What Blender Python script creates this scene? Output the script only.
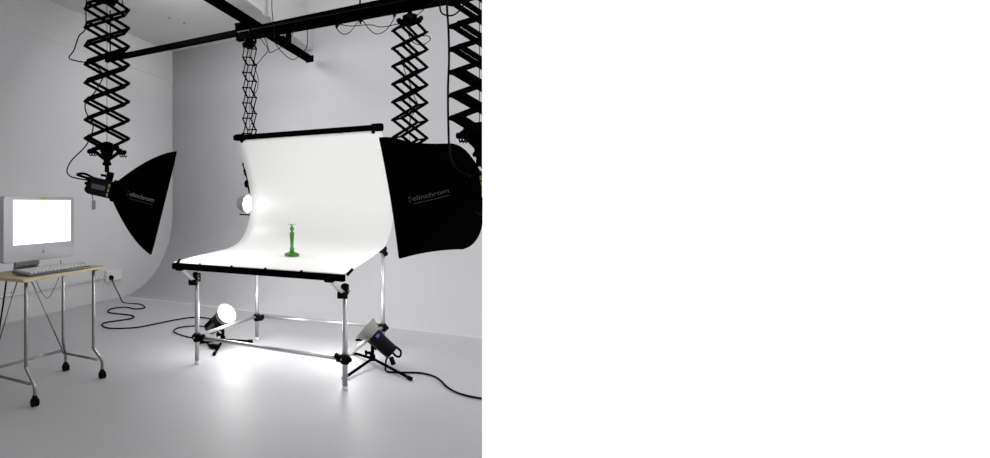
import bpy, bmesh, math, random
from mathutils import Vector, Matrix, Quaternion
random.seed(4)
S = bpy.context.scene
COL = S.collection
for o in list(bpy.data.objects): bpy.data.objects.remove(o)

# ---------------------------------------------------------------- camera
cam = bpy.data.cameras.new('camera'); camo = bpy.data.objects.new('camera', cam); COL.objects.link(camo)
cam.sensor_width = 36; cam.sensor_fit = 'HORIZONTAL'; cam.lens = 516 / 990 * 36
cam.shift_x = (495 - 241) / 990; cam.shift_y = -(229 - 203) / 990
cam.clip_start = .05; cam.clip_end = 100
camo.location = (0, 0, 1.3); camo.rotation_euler = (math.pi / 2, 0, math.radians(29.25))
S.camera = camo
# ---------------------------------------------------------------- world: plain white light outside the open side of the room
W = bpy.data.worlds.new('world'); S.world = W; W.use_nodes = True
bg = W.node_tree.nodes['Background']; bg.inputs[0].default_value = (1, 1, 1, 1); bg.inputs[1].default_value = 1.02
S.view_settings.view_transform = 'Standard'; S.view_settings.look = 'None'
S.view_settings.gamma = 1; S.view_settings.use_curve_mapping = False
S.view_settings.exposure = 0.0

def V(*a): return Vector(a)
UP = V(0, 0, 1)
# fill lights added to brighten walls and floor, no fittings: one under the low ceiling, one high over the table
for nm, loc, aim, sz, pw in (('fill_light_low', (-2.98, 4.2, 3.55), (.0, 1, -.6), .8, 56), ('fill_light_high', (-1.9, 4.7, 4.9), (-.1, .1, -1), 1.5, 17)):
    L = bpy.data.lights.new(nm, 'AREA'); L.energy = pw; L.size = sz
    lo = bpy.data.objects.new(nm, L); COL.objects.link(lo); lo.location = loc; lo.rotation_euler = Vector(aim).to_track_quat('-Z', 'Y').to_euler()
# ---------------------------------------------------------------- materials
def mat(name, col, rough=.5, metal=0.0, **kw):
    m = bpy.data.materials.new(name); m.use_nodes = True
    b = m.node_tree.nodes['Principled BSDF']
    b.inputs['Base Color'].default_value = (*col, 1); b.inputs['Roughness'].default_value = rough
    b.inputs['Metallic'].default_value = metal
    for k, v in kw.items(): b.inputs[k.replace('_', ' ')].default_value = v
    return m
def noisy(m, c1, c2, scale=3, detail=5, bump=0, stretch=None, lo=.35, hi=.65, rough=None):
    nt = m.node_tree; b = nt.nodes['Principled BSDF']
    tc = nt.nodes.new('ShaderNodeTexCoord'); n = nt.nodes.new('ShaderNodeTexNoise'); r = nt.nodes.new('ShaderNodeValToRGB')
    n.inputs['Scale'].default_value = scale; n.inputs['Detail'].default_value = detail
    src = tc.outputs['Object']
    if stretch:
        mp = nt.nodes.new('ShaderNodeMapping'); mp.inputs['Scale'].default_value = stretch
        nt.links.new(src, mp.inputs[0]); src = mp.outputs[0]
    nt.links.new(src, n.inputs['Vector']); nt.links.new(n.outputs[0], r.inputs[0])
    r.color_ramp.elements[0].color = (*c1, 1); r.color_ramp.elements[1].color = (*c2, 1)
    r.color_ramp.elements[0].position = lo; r.color_ramp.elements[1].position = hi
    nt.links.new(r.outputs[0], b.inputs['Base Color'])
    if rough:
        mr = nt.nodes.new('ShaderNodeMapRange'); nt.links.new(n.outputs[0], mr.inputs[0])
        mr.inputs[3].default_value, mr.inputs[4].default_value = rough
        nt.links.new(mr.outputs[0], b.inputs['Roughness'])
    if bump:
        n2 = nt.nodes.new('ShaderNodeTexNoise'); n2.inputs['Scale'].default_value = 60; nt.links.new(tc.outputs['Object'], n2.inputs['Vector'])
        bp = nt.nodes.new('ShaderNodeBump'); bp.inputs['Strength'].default_value = bump; bp.inputs['Distance'].default_value = .01
        nt.links.new(n2.outputs[0], bp.inputs['Height']); nt.links.new(bp.outputs[0], b.inputs['Normal'])
    return m
def emis(name, col, s):
    m = mat(name, col, .5); b = m.node_tree.nodes['Principled BSDF']
    b.inputs['Emission Color'].default_value = (*col, 1); b.inputs['Emission Strength'].default_value = s
    return m
M = {}
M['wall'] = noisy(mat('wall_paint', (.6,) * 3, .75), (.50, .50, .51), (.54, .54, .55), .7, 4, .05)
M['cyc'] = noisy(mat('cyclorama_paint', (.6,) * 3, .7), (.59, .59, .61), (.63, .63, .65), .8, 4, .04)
M['beam'] = mat('beam_paint', (.46, .46, .47), .8)
M['upper'] = noisy(mat('ceiling_paint', (.5,) * 3, .8), (.50, .50, .49), (.54, .54, .53), 1.2, 5, .08)
M['floor'] = noisy(mat('floor_paint', (.5,) * 3, .5, Specular_IOR_Level=.3), (.45, .45, .465), (.485, .485, .50), .9, 3, .02, lo=.2, hi=.8)
M['trimp'] = mat('white_plastic', (.62, .62, .62), .4)
M['black'] = mat('black_powder_coat', (.0015, .0015, .0015), .5, Specular_IOR_Level=0)
M['rail'] = mat('black_rail', (.001, .001, .001), .6, Specular_IOR_Level=0)
M['fabric'] = noisy(mat('softbox_fabric', (.001,) * 3, .9, Specular_IOR_Level=0), (.0008, .0008, .0008), (.0014, .0014, .0014), 30, 3)
M['rubber'] = mat('black_rubber', (.003, .003, .003), .6, Specular_IOR_Level=.04)
M['plastic'] = mat('dark_plastic', (.004, .004, .005), .45, Specular_IOR_Level=.08)
M['alu'] = noisy(mat('brushed_aluminium', (.5,) * 3, .35, .85), (.46, .46, .47), (.50, .50, .51), 8, 2)
M['steel'] = mat('tube_steel', (.27, .26, .25), .28, 1.0)
M['wood'] = noisy(mat('light_wood', (.5, .38, .2), .45), (.36, .29, .19), (.46, .385, .27), 5, 6, 0, (14, 1, 14))
M['ply'] = noisy(mat('plywood_edge', (.5, .38, .2), .5), (.36, .28, .14), (.50, .41, .24), 8, 3, 0, (1, 1, 30))
M['imac'] = mat('white_polycarbonate', (.44, .44, .47), .22, Coat_Weight=.4)
M['imac_side'] = mat('grey_polycarbonate', (.30, .30, .32), .3)
M['keys'] = mat('grey_keys', (.56, .56, .55), .4)
M['kbase'] = mat('clear_grey_plastic', (.09, .09, .09), .3)
M['screen'] = emis('lit_screen', (.97, .98, 1), 1.25)
M['blue'] = emis('screen_blue', (.25, .32, .85), .7)
M['yellow'] = mat('yellow_sticker', (.62, .52, .05), .5)
M['logo'] = mat('grey_emblem', (.22, .22, .27), .4)
M['print'] = mat('grey_print', (.22, .22, .21), .6)
M['print_dim'] = mat('dim_print', (.035, .035, .03), .6)
M['bluelabel'] = mat('blue_label', (.02, .05, .45), .4)
M['greylabel'] = mat('grey_label', (.05, .05, .055), .4)
M['led'] = emis('green_display', (.16, .26, .08), .08)
M['dish'] = mat('grey_reflector', (.24, .23, .215), .5, .1)
M['silver'] = mat('silver_reflector', (.4, .4, .4), .35, .7)
M['bulb'] = emis('lit_lamp', (1, 1, 1), 4)
M['diff'] = emis('softbox_diffuser', (1, 1, 1), .9)
M['brass'] = mat('brass_knob', (.45, .33, .14), .4, .9)
M['paper'] = mat('paper_tag', (.3, .3, .3), .7)
M['fitting'] = mat('lilac_fitting', (.50, .50, .62), .5)
M['stain'] = mat('fixing_mark', (.24, .23, .22), .8)
g = mat('green_glass', (.045, .25, .002), .08, 0, Transmission_Weight=.65, IOR=1.45); M['green'] = g
gt = mat('clear_glass_drip_tray', (.62, .78, .56), .05, 0, Transmission_Weight=.8, IOR=1.45); M['tray'] = gt
# translucent acrylic
m = bpy.data.materials.new('translucent_acrylic'); m.use_nodes = True; nt = m.node_tree; nt.nodes.clear()
out = nt.nodes.new('ShaderNodeOutputMaterial'); d = nt.nodes.new('ShaderNodeBsdfDiffuse'); t = nt.nodes.new('ShaderNodeBsdfTranslucent'); mx = nt.nodes.new('ShaderNodeMixShader')
gl = nt.nodes.new('ShaderNodeBsdfGlossy'); gl.inputs['Roughness'].default_value = .3; mx2 = nt.nodes.new('ShaderNodeMixShader'); mx2.inputs[0].default_value = .03
d.inputs[0].default_value = (.88, .88, .87, 1); t.inputs[0].default_value = (.95, .95, .94, 1); mx.inputs[0].default_value = .2
nt.links.new(d.outputs[0], mx.inputs[1]); nt.links.new(t.outputs[0], mx.inputs[2]); nt.links.new(mx.outputs[0], mx2.inputs[1]); nt.links.new(gl.outputs[0], mx2.inputs[2]); nt.links.new(mx2.outputs[0], out.inputs[0])
M['acrylic'] = m

# ---------------------------------------------------------------- mesh helpers (all take world coordinates)
def frame(ax, hint=UP):
    ax = ax.normalized()
    if abs(ax.dot(hint)) > .98: hint = V(1, 0, 0) if abs(ax.x) < .9 else V(0, 1, 0)
    a = ax.cross(hint).normalized(); b = a.cross(ax).normalized()
    return a, b
def box(bm, c, size, axes=None, bev=0):
    c = Vector(c); ax = axes or (V(1, 0, 0), V(0, 1, 0), V(0, 0, 1)); h = [s / 2 for s in size]
    t = bmesh.new(); bmesh.ops.create_cube(t, size=1)
    for v in t.verts: v.co = Vector((v.co.x * size[0], v.co.y * size[1], v.co.z * size[2]))
    if bev: bmesh.ops.bevel(t, geom=t.edges[:], offset=bev, segments=2, affect='EDGES', profile=.5)
    for v in t.verts: v.co = c + ax[0] * v.co.x + ax[1] * v.co.y + ax[2] * v.co.z
    join(bm, t)
def join(bm, t):
    mp = {}
    for v in t.verts: mp[v] = bm.verts.new(v.co)
    for f in t.faces:
        nf = bm.faces.new([mp[v] for v in f.verts]); nf.smooth = f.smooth
    t.free()
def bar(bm, p, q, w, h, hint=UP, bev=0):
    p, q = Vector(p), Vector(q); d = q - p; a, b = frame(d, hint)
    box(bm, (p + q) / 2, (w, d.length, h), (a, d.normalized(), b), bev)
def tube(bm, pts, r, n=10, cap=True):
    pts = [Vector(p) for p in pts]; rs = r if isinstance(r, (list, tuple)) else [r] * len(pts)
    rings = []; a = None
    for i, p in enumerate(pts):
        d = (pts[min(i + 1, len(pts) - 1)] - pts[max(i - 1, 0)]).normalized()
        if a is None: a, b = frame(d)
        else:
            a = (a - d * a.dot(d))
            a = a.normalized() if a.length > 1e-4 else frame(d)[0]
            b = a.cross(d).normalized()
        rings.append([bm.verts.new(p + (a * math.cos(2 * math.pi * k / n) + b * math.sin(2 * math.pi * k / n)) * rs[i]) for k in range(n)])
    for A, B in zip(rings, rings[1:]):
        for k in range(n):
            f = bm.faces.new((A[k], A[(k + 1) % n], B[(k + 1) % n], B[k])); f.smooth = True
    if cap:
        bm.faces.new(rings[0][::-1]); bm.faces.new(rings[-1])
def smooth(pts, n=8):
    pts = [Vector(p) for p in pts]; o = []
    P = [pts[0] * 2 - pts[1]] + pts + [pts[-1] * 2 - pts[-2]]
    for i in range(1, len(P) - 2):
        a, b, c, e = P[i - 1:i + 3]
        for k in range(n):
            t = k / n
            o.append(.5 * ((2 * b) + (c - a) * t + (2 * a - 5 * b + 4 * c - e) * t * t + (3 * b - a - 3 * c + e) * t ** 3))
    o.append(pts[-1]); return o
def cable(bm, pts, r, n=6, k=8): tube(bm, smooth(pts, k), r, n)
def lathe(bm, org, ax, prof, n=24, capped=True, sx=1):
    org = Vector(org); ax = Vector(ax).normalized(); a, b = frame(ax); rings = []
    for z, r in prof:
        rings.append([bm.verts.new(org + ax * z + (a * math.cos(2 * math.pi * k / n) * sx + b * math.sin(2 * math.pi * k / n)) * max(r, 1e-4)) for k in range(n)])
    for A, B in zip(rings, rings[1:]):
        for k in range(n):
            f = bm.faces.new((A[k], A[(k + 1) % n], B[(k + 1) % n], B[k])); f.smooth = True
    if capped: bm.faces.new(rings[0][::-1]); bm.faces.new(rings[-1])
def ball(bm, c, r, sc=(1, 1, 1)):
    t = bmesh.new(); bmesh.ops.create_uvsphere(t, u_segments=14, v_segments=9, radius=r)
    for v in t.verts: v.co = Vector(c) + V(v.co.x * sc[0], v.co.y * sc[1], v.co.z * sc[2])
    for f in t.faces: f.smooth = True
    join(bm, t)
CUT_N = V(1.1007, .081, 0).normalized()      # the room is built only up to this upright plane on its open right side
def cut(bm):
    g_ = bm.verts[:] + bm.edges[:] + bm.faces[:]
    r = bmesh.ops.bisect_plane(bm, geom=g_, plane_co=(0, 0, 0), plane_no=CUT_N, clear_outer=True)
    ed = [e for e in r['geom_cut'] if isinstance(e, bmesh.types.BMEdge)]
    if ed: bmesh.ops.holes_fill(bm, edges=ed, sides=0)
CUTTING = False
def obj(name, bm, m, parent=None, sharp=35):
    if CUTTING: cut(bm)
    if not bm.verts: bm.free(); return None
    bmesh.ops.recalc_face_normals(bm, faces=bm.faces[:])
    off = wloc(parent) if parent else None
    if off is None:
        xs = [v.co for v in bm.verts]; off = V((min(v.x for v in xs) + max(v.x for v in xs)) / 2, (min(v.y for v in xs) + max(v.y for v in xs)) / 2, min(v.z for v in xs))
    me = bpy.data.meshes.new(name)
    for v in bm.verts: v.co -= off
    bm.to_mesh(me); bm.free()
    me.materials.append(M[m] if isinstance(m, str) else m)
    o = bpy.data.objects.new(name, me); COL.objects.link(o)
    if parent: o.parent = parent
    else: o.location = off
    return o
def wloc(o):
    l = Vector(o.location)
    while o.parent: o = o.parent; l += Vector(o.location)
    return l
def thing(name, label, cat, loc, group=None):
    o = bpy.data.objects.new(name, None); COL.objects.link(o); o.location = loc; o.empty_display_size = .1
    return tag(o, label, cat, group)
def tag(o, label, cat, group=None):
    o['label'] = label; o['category'] = cat
    if group: o['group'] = group
    return o
def part(name, m, parent, fn, label=None):
    bm = bmesh.new(); fn(bm); o = obj(name, bm, m, parent)
    if o and label: o['label'] = label
    return o
def struct(name, m, fn):
    bm = bmesh.new(); fn(bm); o = obj(name, bm, m); o['kind'] = 'structure'; return o
def light(kind, loc, power, aim=None, size=.1, col=(1, 1, 1), spot=1.5, blend=.6, parent=None):
    L = bpy.data.lights.new('lamp_light', kind); L.energy = power; L.color = col
    if kind == 'SPOT': L.spot_size = spot; L.spot_blend = blend; L.shadow_soft_size = size
    elif kind == 'AREA': L.size = size
    else: L.shadow_soft_size = size
    o = bpy.data.objects.new('lamp_light', L); COL.objects.link(o)
    loc = Vector(loc)
    o.location = loc - (wloc(parent) if parent else V(0, 0, 0))
    if aim is not None: o.rotation_euler = Vector(aim).to_track_quat('-Z', 'Y').to_euler()
    if parent: o.parent = parent
    return o

# ================================================================ SETTING
XW, YB, YC, RC = -4.94, 6.6, 5.45, 1.15
def cx(y): return -.0736 * y                 # where the open side lies
YN = -1.2
def fl(bm):
    vs = [bm.verts.new(p) for p in ((XW - .1, YN, 0), (cx(YN), YN, 0), (cx(YC), YC, 0), (XW - .1, YC, 0))]
    vb = [bm.verts.new(v.co - V(0, 0, .12)) for v in vs]
    bm.faces.new(vs)
    bm.faces.new(vb[::-1])
    for i in range(4): bm.faces.new((vs[i], vb[i], vb[(i + 1) % 4], vs[(i + 1) % 4]))
struct('floor', 'floor', fl)
def cyc(bm):
    prof = [(YC, 0)] + [(YC + RC * math.sin(a), RC - RC * math.cos(a)) for a in [math.pi / 2 * k / 24 for k in range(1, 25)]] + [(YB, 2.4), (YB, 3.69)]
    A = [bm.verts.new((XW, y, z)) for y, z in prof]; B = [bm.verts.new((cx(y), y, z)) for y, z in prof]
    C_ = [bm.verts.new((XW, YB + .12, z)) for z in (0, 3.69)]; D = [bm.verts.new((cx(YB + .12), YB + .12, z)) for z in (0, 3.69)]
    for i in range(len(prof) - 1):
        f = bm.faces.new((A[i], B[i], B[i + 1], A[i + 1])); f.smooth = True
    bm.faces.new((A[-1], B[-1], D[1], C_[1])); bm.faces.new((C_[0], C_[1], D[1], D[0])); bm.faces.new(A + [C_[1], C_[0]]); bm.faces.new(B + [D[1], D[0]])
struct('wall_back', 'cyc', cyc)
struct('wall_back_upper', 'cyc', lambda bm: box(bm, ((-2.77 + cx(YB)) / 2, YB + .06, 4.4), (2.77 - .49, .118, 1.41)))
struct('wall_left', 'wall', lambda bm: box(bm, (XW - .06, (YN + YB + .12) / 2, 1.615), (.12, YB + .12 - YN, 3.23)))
struct('wall_left_upper', 'upper', lambda bm: box(bm, (XW - .06, (YN + YB + .12) / 2, 3.46), (.12, YB + .12 - YN, .46)))
struct('trim_1', 'upper', lambda bm: box(bm, (XW + .005, (YN + YB) / 2, 3.235), (.01, YB - YN, .03)))
struct('ceiling', 'upper', lambda bm: box(bm, ((XW - 2.62) / 2 - .06, (YN + YB + .12) / 2, 3.75), (2.32 + .12, YB + .12 - YN, .12)))
def hc(bm):
    z0, z1 = 5.1, 5.2; vs = [(-2.77, YN), (cx(YN), YN), (cx(YB), YB + .12), (-2.77, YB + .12)]
    a = [bm.verts.new((x, y, z0)) for x, y in vs]; b = [bm.verts.new((x, y, z1)) for x, y in vs]
    bm.faces.new(a[::-1]); bm.faces.new(b)
    for i in range(4): bm.faces.new((a[i], a[(i + 1) % 4], b[(i + 1) % 4], b[i]))
struct('ceiling_high', 'upper', hc)
struct('wall_ceiling_step', 'upper', lambda bm: box(bm, (-2.71, (YN + YB) / 2, 4.48), (.12, YB - YN, 1.24)))
struct('wall_near', 'wall', lambda bm: box(bm, ((XW + .0) / 2, YN - .06, 2.5), (abs(XW), .12, 5.0)))
# boxed roof beam
struct('beam', 'beam', lambda bm: box(bm, (-2.67, (YN + YB) / 2, 3.61), (.2, YB - YN - .004, .46), bev=.006))
struct('trim_2', 'beam', lambda bm: box(bm, (-2.555, 5.2, 3.61), (.03, .10, .46)))
struct('trim_3', 'upper', lambda bm: box(bm, (-2.545, 2.5, 3.39), (.05, 5.0, .05)))

# ceiling fixings and fluorescent fitting (small, at top of picture)
for x, y, lb in ((-4.05, 5.35, 'tiny grey screw fixing in the low ceiling nearest the left lamp hanger'), (-3.15, 4.75, 'tiny grey screw fixing in the low ceiling nearest the depth rail'), (-4.0, 5.6, 'faintest tiny ceiling fixing just above the thin cross rail')):
    tag(part('ceiling_fixing', 'stain', None, lambda bm: lathe(bm, (x, y, 3.69), (0, 0, -1), [(0, .018), (.012, .014)], 10)), lb, 'fixing', 'small fixings dotted over the low ceiling')
t = thing('ceiling_light', 'end of a pale lilac fluorescent fitting under the low ceiling', 'light fitting', (-3.25, 4.2, 3.69))
part('housing', 'fitting', t, lambda bm: box(bm, (-3.25, 4.05, 3.655), (.12, 1.2, .07), bev=.01))
part('end_hook', 'stain', t, lambda bm: cable(bm, [(-3.22, 4.63, 3.64), (-3.21, 4.68, 3.60), (-3.22, 4.66, 3.56), (-3.25, 4.65, 3.58)], .008))

# conduit and socket on left wall
t = thing('wall_conduit', 'thin white cable conduit running low along the left wall', 'conduit', (XW, 4.2, .3))
part('pipe', 'trimp', t, lambda bm: tube(bm, [(XW + .02, .5, .30), (XW + .02, 5.10, .30)], .011, 10))
for y in (2.6, 3.70, 4.42, 5.02):
    part('clip', 'trimp', t, lambda bm: box(bm, (XW + .012, y, .305), (.024, .03, .07), bev=.006))
t = thing('wall_socket', 'white double wall socket at the end of the conduit', 'socket', (XW, 5.25, .32))
part('back_box', 'trimp', t, lambda bm: box(bm, (XW + .02, 5.24, .325), (.04, .29, .15), bev=.006))
part('face_plate', 'trimp', t, lambda bm: box(bm, (XW + .046, 5.24, .325), (.012, .28, .14), bev=.005))
for y in (5.16, 5.31): part('switch', 'trimp', t, lambda bm: box(bm, (XW + .056, y, .37), (.012, .02, .03), bev=.003))

# ================================================================ CEILING RAILS
GR = 'black ceiling rails carrying the lamps'
t = thing('depth_rail', 'black ceiling rail running from the top edge to the back wall', 'ceiling rail', (-2.6, 5.2, 3.2), GR)
part('channel', 'rail', t, lambda bm: bar(bm, (-2.62, 1.2, 3.215), (-2.53, 6.36, 3.215), .075, .03, bev=.003))
part('lower_track', 'rail', t, lambda bm: bar(bm, (-2.62, 1.2, 3.175), (-2.53, 6.36, 3.175), .06, .05, bev=.003))
part('end_cap', 'rail', t, lambda bm: bar(bm, (-2.53, 6.36, 3.195), (-2.5298, 6.375, 3.195), .11, .085, bev=.002))
part('stop_bracket', 'rail', t, lambda bm: box(bm, (-2.49, 5.35, 3.17), (.14, .08, .04), bev=.004))
for y in (1.6, 3.6, 5.8):
    part('hanger', 'rail', t, lambda bm: box(bm, (-2.58, y, 3.305), (.05, .06, .16)))
t = thing('cross_rail', 'long thin black rail crossing the room behind the left lamp hanger', 'ceiling rail', (-2.9, 4.75, 3.1), GR)
part('channel', 'rail', t, lambda bm: bar(bm, (-4.66, 4.87, 3.115), (-.40, 4.69, 3.115), .05, .065, bev=.004))
part('end_cap', 'rail', t, lambda bm: bar(bm, (-4.68, 4.871, 3.115), (-4.66, 4.87, 3.115), .06, .075, bev=.003))
for x in (-4.55, -1.4):
    part('hanger_rod', 'rail', t, lambda bm: tube(bm, [(x, 4.80, 3.14), (x, 4.80, 3.69 if x < -2.6 else 5.1)], .008, 8))
t = thing('carriage_rail', 'heavy black track bolted under the cross rail on the right', 'ceiling rail', (-1.4, 4.7, 3.05), GR)
part('track', 'rail', t, lambda bm: bar(bm, (-2.68, 4.712, 3.035), (-.40, 4.69, 3.035), .075, .075, bev=.004))
part('lip', 'plastic', t, lambda bm: bar(bm, (-2.66, 4.668, 3.078), (-.42, 4.648, 3.078), .01, .012))
for x in (-2.5, -2.0, -1.5, -1.15):
    part('bolt', 'plastic', t, lambda bm: lathe(bm, (x, 4.668, 3.045), (0, -1, 0), [(0, .008), (.008, .008)], 8))
# trolley at the crossing of the rails
t = thing('rail_trolley', 'black bolted trolley where the two ceiling rails cross', 'trolley', (-2.6, 4.75, 3.1))
part('plate', 'rail', t, lambda bm: box(bm, (-2.585, 4.76, 3.16), (.20, .22, .02), bev=.004))
for sx in (-1, 1):
    part('side_plate', 'rail', t, lambda bm: box(bm, (-2.585 + sx * .085, 4.76, 3.10), (.012, .22, .13), bev=.003))
    for sy in (-1, 1):
        part('wheel', 'rubber', t, lambda bm: lathe(bm, (-2.585 + sx * .06, 4.76 + sy * .07, 3.07), (1, 0, 0), [(0, .028), (.02, .028)], 14))
# near rails above the frame which carry the two big hangers
for xa, xb, y, lab in ((-3.9, -2.6, 2.985, 'black rail just above the picture holding the left lamp hanger'), (-2.6, -.22, 3.02, 'black rail just above the picture holding the right lamp hanger')):
    t = thing('upper_rail', lab, 'ceiling rail', ((xa + xb) / 2, y, 3.1), GR)
    part('channel', 'rail', t, lambda bm: bar(bm, (xa, y, 3.115), (xb, y, 3.115), .06, .07, bev=.004))
    part('hanger_rod', 'rail', t, lambda bm: tube(bm, [(xa + .4 if xa > -3 else xa + .1, y, 3.13), (xa + .4 if xa > -3 else xa + .1, y, 5.1 if xa > -3 else 3.69)], .008, 8))

# ================================================================ PANTOGRAPHS
GP = 'black scissor hangers for the studio lamps'
def pantograph(x, y, zt, zb, n, w, gap, u, bw, bt, label, top=True):
    """n scissor stages between zt and zb, two parallel lattices 'gap' apart"""
    u = Vector(u).normalized(); nn = V(-u.y, u.x, 0); c = V(x, y, 0)
    t = thing('scissor_hanger', label, 'lamp hanger', (x, y, zt), GP)
    h = (zt - zb) / n
    for s in (-1, 1):
        o = nn * (s * gap / 2)
        for i in range(n):
            z0, z1 = zt - i * h, zt - (i + 1) * h
            for k, (a, b) in enumerate(((-1, 1), (1, -1))):
                q = nn * (bt * .6 * (1 if k else -1))
                part('scissor_arm', 'black', t, lambda bm: bar(bm, c + o + q + u * (a * w / 2) + UP * z0, c + o + q + u * (b * w / 2) + UP * z1, bt, bw, nn.cross(UP) if False else (u * (-b * h) + UP * (w * a)).normalized() if False else UP, bev=bt * .2))
    for i in range(n + 1):
        for e in (-1, 1):
            z = zt - i * h
            part('pivot_rod', 'black', t, lambda bm: tube(bm, [c + u * (e * w / 2) + UP * z - nn * (gap / 2 + bt * 1.4), c + u * (e * w / 2) + UP * z + nn * (gap / 2 + bt * 1.4)], bw * .33, 8))
        if i < n:
            z = zt - (i + .5) * h
            for s in (-1, 1):
                part('pivot_bolt', 'black', t, lambda bm: tube(bm, [c + UP * z + nn * (s * (gap / 2 - bt * 1.6)), c + UP * z + nn * (s * (gap / 2 + bt * 1.6))], bw * .42, 8))
    hh = h * .5
    for s in (-1, 1):                                   # half arms gathering to the carriages
        for e in (-1, 1):
            o = nn * (s * gap / 2 + e * bt * .6)
            part('scissor_arm', 'black', t, lambda bm: bar(bm, c + o + u * (e * w / 2) + UP * zt, c + o + u * (e * .02) + UP * (zt + hh), bt, bw, UP, bev=bt * .2))
            part('scissor_arm', 'black', t, lambda bm: bar(bm, c + o + u * (e * w / 2) + UP * zb, c + o + u * (e * .02) + UP * (zb - hh), bt, bw, UP, bev=bt * .2))
    zt2, zb2 = zt + hh, zb - hh
    def topf(bm):
        box(bm, c + UP * (zt2 + .01), (w * .5, gap + .03, .035), (u, nn, UP), .004)
        box(bm, c + UP * (zt2 + .045), (w * .3, gap * .8, .05), (u, nn, UP), .004)
        tube(bm, [c + UP * (zt2 + .05), c + UP * max(zt2 + .10, 3.0)], .020, 12)
    part('top_carriage', 'black', t, topf)
    for e in (-1, 1):
        for s in (-1, 1):
            part('roller', 'rubber', t, lambda bm: lathe(bm, c + u * (e * w * .22) + nn * (s * (gap / 2 + .01)) + UP * (zt2 + .028), nn, [(-.01, .022), (.01, .022)], 12))
    def botf(bm):
        for s in (-1, 1): box(bm, c + nn * (s * gap / 2) + UP * (zb2 + .0), (w * .5, .02, .026), (u, nn, UP), .004)
        box(bm, c + UP * zb2, (w * .2, gap, .03), (u, nn, UP), .004)
        for e in (-1, 1):
            box(bm, c + u * (e * w * .37) + UP * (zb2 - .032), (.055, gap * .7, .032), (u, nn, UP), .008)
            tube(bm, [c + u * (e * w * .36) + UP * (zb2 - .02), c + u * (e * w * .2) + UP * (zb2 - .005)], .016, 8)
            tube(bm, [c + u * (e * w * .30) + UP * (zb2 - .03), c + u * (e * w * .05) + UP * (zb2 - .09)], .014, 8)
        lathe(bm, c + UP * (zb2 + .045), (0, 0, -1), [(0, .02), (.01, .045), (.05, .06), (.09, .045), (.13, .028), (.17, .022)], 18)
    part('bottom_carriage', 'black', t, botf)
    part('spigot', 'black', t, lambda bm: lathe(bm, c + UP * (zb2 - .10), (0, 0, -1), [(0, .02), (.02, .034), (.035, .034), (.04, .017), (.09, .017)], 16))
    for e in (-1, 1):
        for d in (-.03, 0, .03):
            part('hook', 'black', t, lambda bm: cable(bm, [c + u * (e * w * (.37 + d * 2)) + UP * (zb2 - .045), c + u * (e * w * (.37 + d * 2) + .01) + UP * (zb2 - .068), c + u * (e * w * (.37 + d * 2) + .02) + UP * (zb2 - .055)], .004, 6, 3))
    part('wire', 'plastic', t, lambda bm: tube(bm, [c + UP * (zt2 + .02), c + UP * (zb2 + .01)], .0022, 6))
    return t
UD = (.555, .832, 0)
UD2 = (.62, .785, 0)
LX, LY = -2.861, 2.982
pantograph(LX, LY, 2.80, 1.80, 7, .315, .125, UD, .023, .009, 'black scissor hanger above the left softbox beside the computer')
pantograph(-.933, 4.74, 2.826, 1.718, 7, .30, .11, UD, .026, .010, 'black scissor hanger above the right end of the white table backdrop')
pantograph(-2.565, 4.76, 2.87, 1.72, 7, .30, .085, (-.62, .785, 0), .02, .008, 'slim distant scissor hanger under the rail crossing, behind the backdrop')
CUTTING = True
pantograph(-.235, 3.02, 2.83, 1.745, 9, .335, .05, UD2, .028, .013, 'largest and nearest black scissor hanger at the right edge')
CUTTING = False
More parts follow.
